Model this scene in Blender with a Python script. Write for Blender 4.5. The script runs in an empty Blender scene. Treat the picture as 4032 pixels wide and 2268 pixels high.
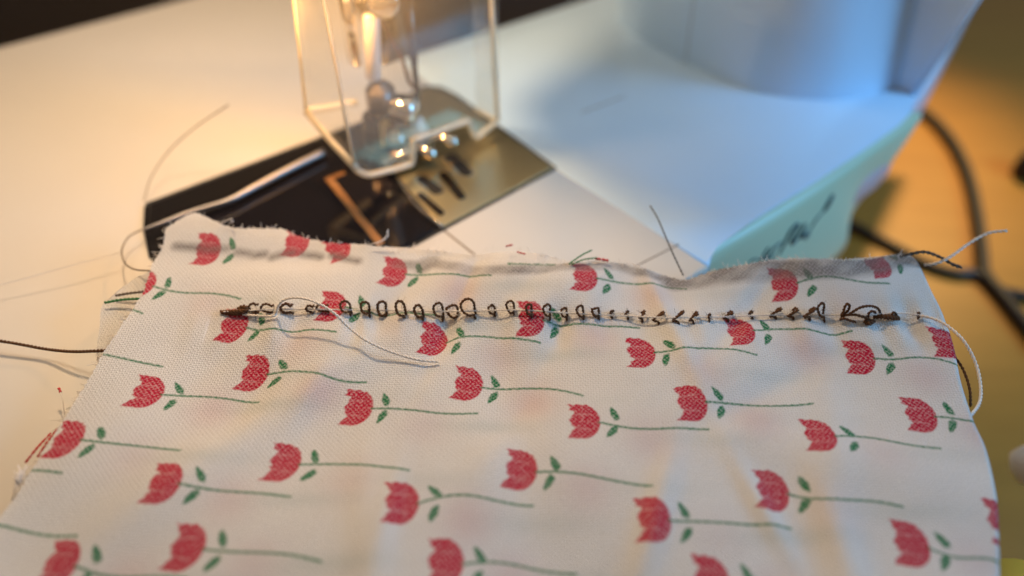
import bpy, bmesh, math, random
import numpy as np
from mathutils import Vector, Matrix
from mathutils.bvhtree import BVHTree
random.seed(7); rng = np.random.default_rng(7)
R = math.radians
sc = bpy.context.scene
C = sc.collection
sc.unit_settings.scale_length = 0.01            # one unit is one centimetre

# ------------------------------------------------------------------ camera
CAM_H, PITCH, FPX = 11.0, 42.0, 3028.0           # height over the machine bed, pitch down, focal length in photo pixels
cam = bpy.data.cameras.new('camera'); cam_ob = bpy.data.objects.new('camera', cam); C.objects.link(cam_ob)
cam_ob.location = (0, 0, CAM_H); cam_ob.rotation_euler = (R(90 - PITCH), 0, 0)
cam.sensor_width = 36; cam.lens = FPX / 4032 * 36
cam.clip_start = 0.1; cam.clip_end = 500
cam.dof.use_dof = True; cam.dof.focus_distance = 14.3; cam.dof.aperture_fstop = 0.027 / 0.48; cam.dof.aperture_blades = 0
sc.camera = cam_ob

# ------------------------------------------------------------------ light
w = bpy.data.worlds.new('World'); sc.world = w; w.use_nodes = True
w.node_tree.nodes['Background'].inputs[0].default_value = (0.66, 0.58, 0.50, 1)
w.node_tree.nodes['Background'].inputs[1].default_value = 0.20
sc.view_settings.view_transform = 'Standard'; sc.view_settings.look = 'None'
sc.view_settings.exposure = 0.3; sc.view_settings.gamma = 1.0
def lamp(name, kind, loc, target, energy, color, size=1.0, **kw):
    l = bpy.data.lights.new(name, kind); l.energy = energy; l.color = color
    if kind == 'AREA': l.shape = 'DISK'; l.size = size
    else: l.shadow_soft_size = size
    for k, v in kw.items(): setattr(l, k, v)
    o = bpy.data.objects.new(name, l); C.objects.link(o); o.location = loc
    o.rotation_euler = (Vector(target) - Vector(loc)).to_track_quat('-Z', 'Y').to_euler()
    return o
KEY_LAMP = (-6.5, 19.8, 17.5)
lamp('room_lamp', 'AREA', (-24, 30, 48), (0, 14, 0), 4500, (1.0, 0.78, 0.54), 12)
lamp('table_lamp', 'SPOT', (36, 60, 50), (14.5, 30.0, -8), 270000, (1.0, 0.66, 0.26), 3.0, spot_size=R(21), spot_blend=1.0)
lamp('window_light', 'AREA', (46, 8, 18), (9, 19, 2), 15000, (0.21, 0.57, 1.0), 20)
lamp('key_lamp', 'POINT', KEY_LAMP, (0, 12, 0), 9800, (1.0, 0.69, 0.41), 0.5)  # unseen warm key lamp at machine-head height, not on a ceiling
lamp('sewing_lamp', 'POINT', (-4.2, 16.9, 5.2), (0, 12, 0), 850, (1.0, 0.50, 0.16), 0.18)

# ------------------------------------------------------------------ geometry helpers
_cp, _sp = math.cos(R(PITCH)), math.sin(R(PITCH))
FWD = Vector((0, _cp, -_sp)); UP = Vector((0, _sp, _cp)); RT = Vector((1, 0, 0)); EYE = Vector((0, 0, CAM_H))
def ray(px, py): return RT * ((px - 2016) / FPX) + UP * ((1134 - py) / FPX) + FWD
def P(px, py, z=0.0):                            # a point of the photograph on the level z
    d = ray(px, py); return EYE + d * ((z - CAM_H) / d.z)
def PP(px, py, q, n):                            # on the plane through q with normal n
    d = ray(px, py); return EYE + d * ((q - EYE).dot(n) / d.dot(n))
def PD(px, py, depth): return EYE + ray(px, py) * depth
def PV(px, py, base):                            # nearest to the vertical line through base
    d = ray(px, py); h = Vector((d.x, d.y, 0)); b = Vector((base.x, base.y, 0))
    return EYE + d * (b.dot(h) / h.dot(h))
def cm_per_px(p): return (p - EYE).dot(FWD) / FPX

def obj(name, bm, mat, parent=None, smooth=False):
    me = bpy.data.meshes.new(name); bmesh.ops.recalc_face_normals(bm, faces=bm.faces); bm.to_mesh(me); bm.free()
    if smooth: me.polygons.foreach_set('use_smooth', [True] * len(me.polygons))
    return link(name, me, mat, parent)
def link(name, me, mat, parent=None):
    if mat and not me.materials: me.materials.append(mat)
    o = bpy.data.objects.new(name, me); C.objects.link(o)
    if parent: o.parent = parent
    return o
def thing(name, label, cat, group=None):
    o = bpy.data.objects.new(name, None); C.objects.link(o); return tag(o, label, cat, group)
def tag(o, label, cat, group=None):
    o['label'] = label; o['category'] = cat
    if group: o['group'] = group
    return o
def prism(pts, z0, z1, bev=0.0, seg=3, bm=None):
    bm = bm or bmesh.new()
    lo = [bm.verts.new((p[0], p[1], z0)) for p in pts]; hi = [bm.verts.new((p[0], p[1], z1)) for p in pts]
    n = len(pts); top = bm.faces.new(hi); bm.faces.new(lo[::-1])
    for i in range(n): bm.faces.new((lo[i], lo[(i+1) % n], hi[(i+1) % n], hi[i]))
    if bev: bmesh.ops.bevel(bm, geom=list(top.edges), offset=bev, segments=seg, profile=0.6, affect='EDGES', clamp_overlap=True)
    return bm
def poly_solid(pts, off, bev=0.0, seg=2):        # a flat outline in space given a thickness
    bm = bmesh.new(); a = [bm.verts.new(p) for p in pts]; b = [bm.verts.new(p + off) for p in pts]; n = len(pts)
    bm.faces.new(a); bm.faces.new(b[::-1])
    for i in range(n): bm.faces.new((a[i], b[i], b[(i+1) % n], a[(i+1) % n]))
    if bev: bmesh.ops.bevel(bm, geom=bm.edges[:], offset=bev, segments=seg, affect='EDGES', clamp_overlap=True)
    return bm
def spline(pts, n=8):                            # Catmull-Rom
    pts = [Vector(p) for p in pts]; out = []
    q = [pts[0] * 2 - pts[1]] + pts + [pts[-1] * 2 - pts[-2]]
    for i in range(1, len(q) - 2):
        a, b, c, d = q[i-1], q[i], q[i+1], q[i+2]
        for k in range(n):
            t = k / n
            out.append(0.5 * ((2*b) + (c-a)*t + (2*a-5*b+4*c-d)*t*t + (3*b-a-3*c+d)*t**3))
    out.append(pts[-1]); return out
def tube(bm, path, r, sides=8, cap=True):
    rs = r if hasattr(r, '__len__') else [r] * len(path)
    prev = None; n = None
    for i, p in enumerate(path):
        t = (path[min(i+1, len(path)-1)] - path[max(i-1, 0)])
        t = t.normalized() if t.length > 1e-9 else Vector((0, 0, 1))
        if n is None: n = t.orthogonal().normalized()
        n = (n - t * n.dot(t)); n = n.normalized() if n.length > 1e-6 else t.orthogonal().normalized()
        b = t.cross(n)
        ring = [bm.verts.new(p + (n * math.cos(2*math.pi*k/sides) + b * math.sin(2*math.pi*k/sides)) * rs[i]) for k in range(sides)]
        if prev:
            for k in range(sides): bm.faces.new((prev[k], prev[(k+1) % sides], ring[(k+1) % sides], ring[k]))
        elif cap: bm.faces.new(ring[::-1])
        prev = ring
    if cap: bm.faces.new(prev)
    return bm
def twist(bm, path, r, pitch, plies=2, sides=6, taper=0):   # plied thread: helical strands
    L = 0; n = None; cs = [[] for _ in range(plies)]
    for i, p in enumerate(path):
        t = (path[min(i+1, len(path)-1)] - path[max(i-1, 0)]).normalized()
        if i: L += (p - path[i-1]).length
        if n is None: n = t.orthogonal().normalized()
        n = (n - t * n.dot(t)).normalized(); b = t.cross(n)
        for k in range(plies):
            a = 2*math.pi*(L/pitch + k/plies); cs[k].append(p + (n*math.cos(a) + b*math.sin(a)) * r * 0.52)
    for k in range(plies): tube(bm, cs[k], r * 0.56, sides)
    return bm
def resample(path, step):
    out = [path[0]]; acc = 0
    for a, b in zip(path, path[1:]):
        d = (b - a).length
        if d < 1e-9: continue
        t = step - acc
        while t <= d:
            out.append(a + (b - a) * (t / d)); t += step
        acc = d - (t - step)
    out.append(path[-1]); return out
def cyl(bm, p, d, r, h, sides=28, r2=None):
    d = Vector(d).normalized(); return tube(bm, [Vector(p), Vector(p) + d * h], [r, r if r2 is None else r2], sides)
def lathe(bm, p, d, prof, sides=32):             # prof: list of (distance along d, radius)
    p = Vector(p); d = Vector(d).normalized()
    return tube(bm, [p + d * a for a, _ in prof], [b for _, b in prof], sides)
def box(bm, c, ax, ay, az):                      # centre and three half-axis vectors
    v = [bm.verts.new(c + ax*i + ay*j + az*k) for i in (-1, 1) for j in (-1, 1) for k in (-1, 1)]
    for f in ((0,1,3,2), (4,6,7,5), (0,4,5,1), (2,3,7,6), (0,2,6,4), (1,5,7,3)): bm.faces.new([v[i] for i in f])
    return bm
def bevel_all(bm, o, seg=3):
    bmesh.ops.recalc_face_normals(bm, faces=bm.faces)
    bmesh.ops.bevel(bm, geom=bm.edges[:], offset=o, segments=seg, affect='EDGES', clamp_overlap=True); return bm

# ------------------------------------------------------------------ materials
class NT:
    def __init__(s, name):
        s.m = bpy.data.materials.new(name); s.m.use_nodes = True; s.t = s.m.node_tree; s.b = s.t.nodes['Principled BSDF']; s.out = s.t.nodes['Material Output']
    def n(s, typ, **kw):
        x = s.t.nodes.new(typ)
        for k, v in kw.items():
            if k.startswith('i_'): x.inputs[k[2:].replace('_', ' ')].default_value = v
            else: setattr(x, k, v)
        return x
    def l(s, a, b): s.t.links.new(a, b)
    def math(s, op, a, b=None):
        x = s.t.nodes.new('ShaderNodeMath'); x.operation = op
        for i, v in enumerate((a, b)):
            if v is None: continue
            if isinstance(v, (int, float)): x.inputs[i].default_value = v
            else: s.l(v, x.inputs[i])
        return x.outputs[0]
    def mix(s, f, a, b, bt='MIX'):
        x = s.t.nodes.new('ShaderNodeMix'); x.data_type = 'RGBA'; x.blend_type = bt; x.clamp_factor = True
        for sock, v in ((x.inputs[0], f), (x.inputs[6], a), (x.inputs[7], b)):
            if isinstance(v, (int, float)): sock.default_value = v
            elif isinstance(v, tuple): sock.default_value = v
            else: s.l(v, sock)
        return x.outputs[2]
def plain(name, col, rough=0.5, metal=0.0, var=0.06, scale=3.0, bump=0.0, bscale=60, rvar=0.1, **kw):
    t = NT(name); tc = t.n('ShaderNodeTexCoord')
    nz = t.n('ShaderNodeTexNoise', i_Scale=scale, i_Detail=4.0); t.l(tc.outputs['Object'], nz.inputs['Vector'])
    c = (*col, 1); d = tuple(x * (1 - var * 2) for x in col) + (1,)
    t.l(t.mix(nz.outputs['Fac'], d, c), t.b.inputs['Base Color'])
    r2 = t.n('ShaderNodeTexNoise', i_Scale=scale * 3.1, i_Detail=3.0); t.l(tc.outputs['Object'], r2.inputs['Vector'])
    t.l(t.math('ADD', t.math('MULTIPLY', r2.outputs['Fac'], rvar), rough - rvar / 2), t.b.inputs['Roughness'])
    t.b.inputs['Metallic'].default_value = metal
    if bump:
        bn = t.n('ShaderNodeTexNoise', i_Scale=bscale, i_Detail=2.0); t.l(tc.outputs['Object'], bn.inputs['Vector'])
        bp = t.n('ShaderNodeBump', i_Strength=bump, i_Distance=0.02); t.l(bn.outputs['Fac'], bp.inputs['Height']); t.l(bp.outputs[0], t.b.inputs['Normal'])
    for k, v in kw.items(): t.b.inputs[k.replace('_', ' ')].default_value = v
    return t.m

M = {}
M['cream'] = plain('cream_plastic', (0.63, 0.585, 0.52), 0.34, var=0.02, scale=0.6, bump=0.05, bscale=40)
M['base'] = plain('pale_blue_plastic', (0.57, 0.76, 0.96), 0.30, var=0.02, scale=0.5, bump=0.05, bscale=40)
M['mint'] = plain('mint_plastic', (0.52, 0.62, 0.44), 0.40, var=0.02, scale=0.5)
M['black'] = plain('black_plastic', (0.012, 0.011, 0.012), 0.22, var=0.1, scale=4)
M['smoke'] = plain('smoked_plastic', (0.010, 0.009, 0.012), 0.08, var=0.1, scale=2, rvar=0.03)
M['groove'] = plain('groove_black', (0.01, 0.01, 0.01), 0.7)
M['chrome'] = plain('chrome', (0.80, 0.78, 0.75), 0.10, 1.0, var=0.05)
M['lever'] = plain('brushed_steel', (0.36, 0.33, 0.32), 0.42, 1.0)
M['plate'] = plain('plate_steel', (0.80, 0.70, 0.43), 0.33, 1.0, var=0.03, scale=0.8, rvar=0.02)  # gold base colour stands in for warm surroundings reflected in the steel
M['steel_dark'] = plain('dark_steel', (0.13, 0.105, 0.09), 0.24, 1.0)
M['amber_reflection'] = plain('orange_reflection', (0.36, 0.18, 0.07), 0.45, 0.3)  # reflected amber light as a flat colour
M['white'] = plain('white_plastic', (0.80, 0.76, 0.74), 0.35)
M['cable'] = plain('cable_rubber', (0.016, 0.014, 0.013), 0.5)
M['wall'] = plain('dark_wall_paint', (0.030, 0.026, 0.025), 0.8)
M['ink'] = plain('dark_lettering', (0.05, 0.09, 0.10), 0.5)
M['yellow'] = plain('yellow_plastic', (0.90, 0.45, 0.05), 0.3)
M['brown'] = plain('brown_thread', (0.15, 0.072, 0.036), 0.85, var=0.25, scale=25, bump=0.5, bscale=90, Specular_IOR_Level=0.15)
M['brown_thin'] = plain('taupe_thread', (0.17, 0.12, 0.08), 0.75, var=0.2, scale=25)
M['wthread'] = plain('white_thread', (0.78, 0.72, 0.66), 0.7, var=0.06, scale=25, bump=0.4, bscale=90, Sheen_Weight=0.3)
M['red_fibre'] = plain('red_fibre', (0.55, 0.05, 0.05), 0.8)
M['green_fibre'] = plain('green_fibre', (0.04, 0.20, 0.06), 0.8)
M['grey_fibre'] = plain('grey_fibre', (0.12, 0.11, 0.10), 0.8, var=0.4, scale=30)
def clear(name, haze, gloss_rough, tint):        # thin acrylic sheet: lets light straight through, Fresnel gloss, a little haze
    t = NT(name); tr = t.n('ShaderNodeBsdfTransparent'); tr.inputs[0].default_value = (*tint, 1)
    df = t.n('ShaderNodeBsdfTranslucent'); df.inputs[0].default_value = (0.96, 0.88, 0.70, 1); d2 = t.n('ShaderNodeBsdfDiffuse'); d2.inputs[0].default_value = (0.96, 0.88, 0.70, 1)  # warm tint puts lamp glow into the acrylic's colour
    ad = t.n('ShaderNodeMixShader'); ad.inputs[0].default_value = 0.5; t.l(df.outputs[0], ad.inputs[1]); t.l(d2.outputs[0], ad.inputs[2])
    m1 = t.n('ShaderNodeMixShader'); m1.inputs[0].default_value = haze; t.l(tr.outputs[0], m1.inputs[1]); t.l(ad.outputs[0], m1.inputs[2])
    gl = t.n('ShaderNodeBsdfGlossy'); gl.inputs['Roughness'].default_value = gloss_rough
    lw = t.n('ShaderNodeLayerWeight'); fac = t.math('ADD', 0.035, t.math('MULTIPLY', t.math('POWER', lw.outputs['Facing'], 4.0), 0.6))
    m2 = t.n('ShaderNodeMixShader'); t.l(fac, m2.inputs[0]); t.l(m1.outputs[0], m2.inputs[1]); t.l(gl.outputs[0], m2.inputs[2])
    t.l(m2.outputs[0], t.out.inputs[0]); return t.m
M['clear'] = clear('clear_acrylic', 0.05, 0.05, (0.98, 0.975, 0.96))
M['rim'] = clear('glow_tinted_acrylic_edge', 0.85, 0.12, (0.98, 0.95, 0.90))  # heavy warm haze stands in for lamp light piped to the edges
def wood():
    t = NT('orange_wood'); tc = t.n('ShaderNodeTexCoord'); mp = t.n('ShaderNodeMapping'); mp.inputs['Scale'].default_value = (0.12, 0.9, 1); mp.inputs['Rotation'].default_value = (0, 0, 0.5)
    t.l(tc.outputs['Object'], mp.inputs['Vector'])
    nz = t.n('ShaderNodeTexNoise', i_Scale=1.6, i_Detail=6.0, i_Distortion=0.6); t.l(mp.outputs[0], nz.inputs['Vector'])
    t.l(t.mix(nz.outputs['Fac'], (0.31, 0.130, 0.016, 1), (0.45, 0.20, 0.028, 1)), t.b.inputs['Base Color']); t.b.inputs['Roughness'].default_value = 0.38
    return t.m
M['wood'] = wood()

def cloth(name, printed):
    """White plain-weave cotton; the printed tulips come from the colour attribute 'print' (r red, g green, b grey pencil)."""
    t = NT(name); tc = t.n('ShaderNodeTexCoord'); mp = t.n('ShaderNodeMapping'); mp.inputs['Rotation'].default_value = (0, 0, 0.035)
    t.l(tc.outputs['Object'], mp.inputs['Vector'])
    wob = t.n('ShaderNodeTexNoise', i_Scale=9.0, i_Detail=2.0); t.l(mp.outputs[0], wob.inputs['Vector'])
    sx = t.n('ShaderNodeSeparateXYZ'); t.l(mp.outputs[0], sx.inputs[0])
    k = 2 * math.pi / 0.092
    wo = t.math('MULTIPLY', wob.outputs['Fac'], 5.0)
    ax = t.math('ADD', t.math('MULTIPLY', sx.outputs[0], k), wo); ay = t.math('SUBTRACT', t.math('MULTIPLY', sx.outputs[1], k), wo)
    wv = t.math('MULTIPLY', t.math('SINE', ax), t.math('SINE', ay))          # -1..1 over/under
    thr = t.math('MULTIPLY', t.math('ABSOLUTE', t.math('COSINE', t.math('MULTIPLY', ax, 1.0))), t.math('ABSOLUTE', t.math('COSINE', ay)))
    fine = t.n('ShaderNodeTexNoise', i_Scale=34.0, i_Detail=3.0); t.l(mp.outputs[0], fine.inputs['Vector'])
    soft = t.n('ShaderNodeTexNoise', i_Scale=1.4, i_Detail=3.0); t.l(mp.outputs[0], soft.inputs['Vector'])
    white = t.mix(soft.outputs['Fac'], (0.80, 0.785, 0.76, 1), (0.88, 0.87, 0.85, 1))
    white = t.mix(t.math('MULTIPLY', t.math('SUBTRACT', 1.0, thr), 0.34), white, (0.46, 0.42, 0.39, 1))
    col = white
    if printed:
        at = t.n('ShaderNodeAttribute', attribute_name='print'); sp = t.n('ShaderNodeSeparateColor'); t.l(at.outputs['Color'], sp.inputs[0])
        gh = t.n('ShaderNodeAttribute', attribute_name='ghost'); sg = t.n('ShaderNodeSeparateColor'); t.l(gh.outputs['Color'], sg.inputs[0])
        col = t.mix(t.math('MULTIPLY', sg.outputs[0], 0.30), col, (0.60, 0.22, 0.24, 1))
        col = t.mix(t.math('MULTIPLY', sg.outputs[1], 0.26), col, (0.22, 0.34, 0.32, 1))
        spk = t.math('ADD', t.math('MULTIPLY', fine.outputs['Fac'], 0.9), t.math('MULTIPLY', wv, 0.16))     # unprinted flecks where threads dive under
        take = t.n('ShaderNodeMapRange'); take.inputs['From Min'].default_value = 0.66; take.inputs['From Max'].default_value = 0.40; t.l(spk, take.inputs['Value']); take.inputs['To Min'].default_value = 0.55; take.inputs['To Max'].default_value = 1.0
        red = t.mix(fine.outputs['Fac'], (0.44, 0.006, 0.034, 1), (0.60, 0.014, 0.055, 1))
        col = t.mix(t.math('MULTIPLY', sp.outputs[0], take.outputs[0]), col, red)
        col = t.mix(t.math('MULTIPLY', sp.outputs[1], take.outputs[0]), col, (0.020, 0.19, 0.075, 1))
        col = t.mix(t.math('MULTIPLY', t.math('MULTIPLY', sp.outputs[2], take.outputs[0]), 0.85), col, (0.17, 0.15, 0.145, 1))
    t.l(col, t.b.inputs['Base Color']); t.b.inputs['Roughness'].default_value = 0.85
    t.b.inputs['Specular IOR Level'].default_value = 0.15
    bp = t.n('ShaderNodeBump', i_Strength=0.8, i_Distance=0.014)
    t.l(t.math('ADD', t.math('ADD', t.math('MULTIPLY', wv, 0.35), t.math('MULTIPLY', thr, 0.9)), t.math('MULTIPLY', fine.outputs['Fac'], 0.7)), bp.inputs['Height']); t.l(bp.outputs[0], t.b.inputs['Normal'])
    tr = t.n('ShaderNodeBsdfTranslucent'); t.l(col, tr.inputs['Color'])
    ms = t.n('ShaderNodeMixShader'); ms.inputs[0].default_value = 0.28
    t.l(t.b.outputs[0], ms.inputs[1]); t.l(tr.outputs[0], ms.inputs[2]); t.l(ms.outputs[0], t.out.inputs[0])
    return t.m
M['cloth'] = cloth('printed_cotton', True); M['cloth_plain'] = cloth('cotton_underside', False)

# ------------------------------------------------------------------ setting
tb = obj('table', prism([(-120, -60), (120, -60), (120, 160), (-120, 160)], -12, -8), M['wood']); tb['kind'] = 'structure'
wl = obj('wall', prism([(-90, 36), (13, 36), (13, 38), (-90, 38)], -7.99, 40), M['wall']); wl['kind'] = 'structure'

# ------------------------------------------------------------------ extension table
def world(px_list, z=0.0): return [P(x, y, z) for x, y in px_list]
EXT = world([(-900, 425), (0, 188), (720, 0), (1250, -140), (1560, 232), (1720, 350), (2181, 664), (2500, 862), (2796, 1046), (2300, 1345), (1000, 2150), (-700, 3100)])
ext = thing('extension_table', 'glossy cream white work surface surrounding the black needle plate', 'extension table')
ex_top = obj('work_surface', prism(EXT, -3.0, 0.0, 0.12), M['cream'], ext, True)
def strip(name, pts, width, z0, z1, mat, parent):   # a thin level band along a line
    bm = bmesh.new(); n = len(pts)
    for i in range(n - 1):
        a, b = pts[i], pts[i+1]; d = (b - a).normalized(); s = Vector((-d.y, d.x, 0)) * width / 2
        prism([a - s, b - s, b + s, a + s], z0, z1, bm=bm)
    return obj(name, bm, mat, parent)
M['seam'] = plain('seam_shadow', (0.20, 0.15, 0.11), 0.7)
strip('seam_line', world([(1735, 897), (1880, 1012), (1960, 1080)]), 0.05, -0.02, 0.004, M['seam'], ext)
strip('seam_line', world([(2430, 1085), (2560, 1020), (2672, 962)]), 0.03, -0.02, 0.004, M['seam'], ext)

# ------------------------------------------------------------------ sewing machine
sm = thing('sewing_machine', 'pale blue and mint sewing machine with clear eye shield over the needle', 'sewing machine')
A_DIR = (P(2181, 661) - P(1590, 985)).normalized()                       # along the machine, towards the pillar
B_DIR = Vector((-A_DIR.y, A_DIR.x, 0))                                    # towards its back
FRONT = [(2796, 1050), (2900, 905), (3000, 842), (3208, 713), (3400, 588), (3544, 486), (3592, 436)]
base_px = [(2796, 1048), (2500, 864), (2181, 666), (1722, 352), (1562, 234), (1700, 195), (2300, 0), (2700, -140), (3900, -140), (3700, 250), (3604, 380), (3592, 436), (3544, 486), (3400, 588), (3208, 713), (3000, 842), (2806, 966)]
obj('base', prism(world(base_px), -2.2, -0.01, 0.10, 4), M['base'], sm, True)
# front panel: a loft from the bed's front edge down and in
TOPP = [(2640, 1075), (2806, 968), (3000, 844), (3208, 715), (3400, 590), (3544, 488), (3594, 438)]
BOTP = [(2640, 1320, -4.2), (2806, 1270, -4.2), (3050, 1190, -4.2), (3300, 985, -4.0), (3335, 838, -3.4), (3482, 648, -2.0), (3600, 462, -0.7)]
bm = bmesh.new(); rows = []
top3 = spline([P(x, y, -0.06) for x, y in TOPP], 6); bot3 = spline([P(x, y, z) for x, y, z in BOTP], 6)
for j in range(9):
    t = j / 8; bulge = math.sin(math.pi * t) * 0.12
    rows.append([bm.verts.new(a.lerp(b, t) + Vector((0.7, -0.7, 0.2)) * bulge) for a, b in zip(top3, bot3)])
for r0, r1 in zip(rows, rows[1:]):
    for i in range(len(r0) - 1): bm.faces.new((r0[i], r0[i+1], r1[i+1], r1[i]))
bmesh.ops.recalc_face_normals(bm, faces=bm.faces)
panel_bvh = BVHTree.FromBMesh(bm)
pan = obj('front_panel', bm, M['mint'], sm, True)
md = pan.modifiers.new('thickness', 'SOLIDIFY'); md.thickness = 0.25; md.offset = 0
def on_panel(px, py, lift=0.14):
    d = ray(px, py).normalized(); h, nrm, *_ = panel_bvh.ray_cast(EYE, d)
    if h is None: h, nrm, *_ = panel_bvh.find_nearest(PD(px, py, 18))
    if nrm.dot(d) > 0: nrm = -nrm
    return h + nrm * lift
def T(x, y): return (2900 + x * 0.2278, 720 + y * 0.2278)
strokes = [([(150, 1330), (230, 1265), (330, 1270)], 4), ([(350, 1285), (420, 1160), (480, 1060)], 4), ([(330, 1290), (430, 1255), (560, 1090), (700, 975)], 6), ([(430, 1262), (540, 1250), (600, 1180)], 5),
           ([(660, 1180), (760, 980), (850, 800), (960, 675), (1010, 700)], 7), ([(1000, 700), (930, 830), (870, 980), (900, 1000), (990, 900)], 8), ([(990, 900), (1090, 690), (1120, 670)], 6),
           ([(1100, 720), (1020, 850), (1030, 900), (1090, 850)], 8), ([(1180, 780), (1110, 850), (1110, 905), (1180, 830)], 8), ([(1170, 800), (1300, 590), (1430, 440)], 4), ([(1420, 460), (1500, 320), (1590, 165)], 11)]
bm = bmesh.new()
for s, wd in strokes:
    pth = spline([on_panel(*T(*q)) for q in s], 6); r = wd * cm_per_px(pth[0])
    tube(bm, pth, [r * (0.55 + 0.45 * math.sin(math.pi * (i + 0.5) / len(pth))) for i in range(len(pth))], 6)
obj('lettering', bm, M['ink'], pan, True)
# pillar
FOOT = [(2440, 95), (2529, 155), (2700, 249), (2865, 323), (3040, 374), (3240, 392), (3400, 376), (3515, 348), (3545, 352), (3596, 372)]
TOPX = [(2455, -120), (2555, -120), (2748, -120), (2935, -120), (3130, -120), (3320, -120), (3490, -120), (3602, -120), (3650, -120), (3925, -120)]
bm = bmesh.new(); ft = []; tp = []
for (x, y), (u, v) in zip(FOOT, TOPX):
    b0 = P(x, y, -0.005); q = PV(u, v, b0); k = 22.5 / max(q.z, 0.5)
    ft.append(b0); tp.append(b0 + (q - b0) * k)
def fine_line(a): return spline(a[:3], 4)[:-1] + spline(a[2:8], 8)[:-1] + spline(a[7:], 4)
ft, tp = fine_line(ft), fine_line(tp)
rows = []
for j in range(14):
    t = j / 13
    fl = 0.5 * (1 - t * 13 / 2) ** 2 if t < 2 / 13 else 0              # a small fillet where pillar and bed meet
    rows.append([bm.verts.new(a.lerp(b, t if j else 0)) for a, b in zip(ft, tp)])
for r0, r1 in zip(rows, rows[1:]):
    for i in range(len(r0) - 1): bm.faces.new((r0[i], r0[i+1], r1[i+1], r1[i]))
back = [bm.verts.new(p) for p in (ft[-1] + Vector((0.6, 4, 0)), ft[0] + Vector((0.4, 5, 0)), tp[-1] + Vector((0.6, 4, 0)), tp[0] + Vector((0.4, 5, 0)))]
for k in range(13): pass
bm.faces.new([r[-1] for r in rows] + [back[2], back[0]]); bm.faces.new([r[0] for r in rows][::-1] + [back[1], back[3]]); bm.faces.new(back[:2] + [back[3], back[2]])
bm.faces.new(rows[-1] + [back[2], back[3]])
bmesh.ops.recalc_face_normals(bm, faces=bm.faces)
pil = obj('pillar', bm, M['base'], sm, True)
md = pil.modifiers.new('edges', 'EDGE_SPLIT'); md.split_angle = R(35)
bm = bmesh.new(); tube(bm, [ft[-1] + (tp[-1] - ft[-1]) * (i / 10) for i in range(11)], 0.10, 10); obj('pillar_edge', bm, M['base'], sm, True)
kk = 8; bm = bmesh.new(); tube(bm, [ft[kk] + (tp[kk] - ft[kk]) * (i / 10) + Vector((0, 0.01, 0)) for i in range(11)], 0.014, 6); obj('panel_seam', bm, M['seam'], sm, True)
# arm over the bed, out of the frame
bm = bmesh.new()
HEADC = P(1500, 470, 0)
pc = P(3000, 250, 0); a0 = HEADC - A_DIR * 3.0; box(bm, (a0 + pc) / 2 + Vector((0, 0, 24.5)) + B_DIR * 2.0, (pc - a0) / 2, B_DIR * 2.6, Vector((0, 0, 2.8)))
obj('arm', bevel_all(bm, 0.6), M['base'], sm, True)

strip('base_seam', world([(2290, 442), (2460, 378)], 0), 0.03, -0.03, -0.004, M['seam'], sm)
# added unseen blocker: outline projected back from the shadow wedge wanted on the bed
LP = Vector(KEY_LAMP); blocker_n = (P(2700, 560) - Vector((LP.x, LP.y, 0))).normalized(); blocker_q = LP + blocker_n * 2.4; outl = []
for q in ((2040, 400), (2080, 560), (2181, 668), (2500, 862), (2800, 1048), (3300, 1330), (5200, 900), (3400, -500), (2560, 45), (2330, 190), (2120, 330)):
    g = P(*q); d = g - LP; outl.append(LP + d * ((blocker_q - LP).dot(blocker_n) / d.dot(blocker_n)))
ctr = sum(outl, Vector()) / len(outl); up_ = Vector((0, 0, 1)); sd_ = up_.cross(blocker_n)
outl.sort(key=lambda p: math.atan2((p - ctr).z, (p - ctr).dot(sd_)))
obj('shadow_blocker', poly_solid(outl, blocker_n * 0.12), M['white'], sm)
print('shadow blocker lowest', min(p.z for p in outl))

# needle plate
GAP = world([(572, 800), (1275, 533), (1440, 470), (1600, 375), (1670, 338), (1735, 340), (1800, 372), (2192, 661), (2180, 674), (1590, 994), (1450, 1062), (640, 1100), (590, 1010), (566, 900)])
obj('plate_recess', prism(GAP, -0.05, 0.004), M['groove'], sm)
PL = [(1560, 690), (1500, 610), (1470, 520), (1560, 420), (1640, 365), (1690, 348), (1735, 352), (1790, 380), (2178, 657), (1740, 893)]
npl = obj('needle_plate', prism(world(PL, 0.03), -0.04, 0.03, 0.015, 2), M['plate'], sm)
def slot(px, wpx, name, par, mat, z1):
    a, b = [P(*q, 0.03) for q in px]; d = (b - a).normalized(); n = Vector((-d.y, d.x, 0)); r = wpx * cm_per_px(a) / 2; pts = []
    for c, s in ((b, 1), (a, -1)):
        for k in range(7):
            t = -math.pi/2 + math.pi * k / 6; pts.append(c + d * (s * r * math.cos(t)) + n * (s * r * math.sin(t)))
    return obj(name, prism(pts, -0.03, z1), mat, par)
for px, wd in ((((1775, 622), (1840, 680)), 40), (((1662, 705), (1722, 752)), 36)):
    slot(px, wd + 16, 'slot_edge', npl, M['chrome'], 0.036); slot(px, wd + 2, 'feed_slot', npl, M['groove'], 0.044)
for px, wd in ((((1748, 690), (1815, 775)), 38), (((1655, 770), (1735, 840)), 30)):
    slot(px, wd, 'dark_reflection', npl, M['steel_dark'], 0.06)  # dark reflections in the plate, built as raised dark pieces
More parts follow.
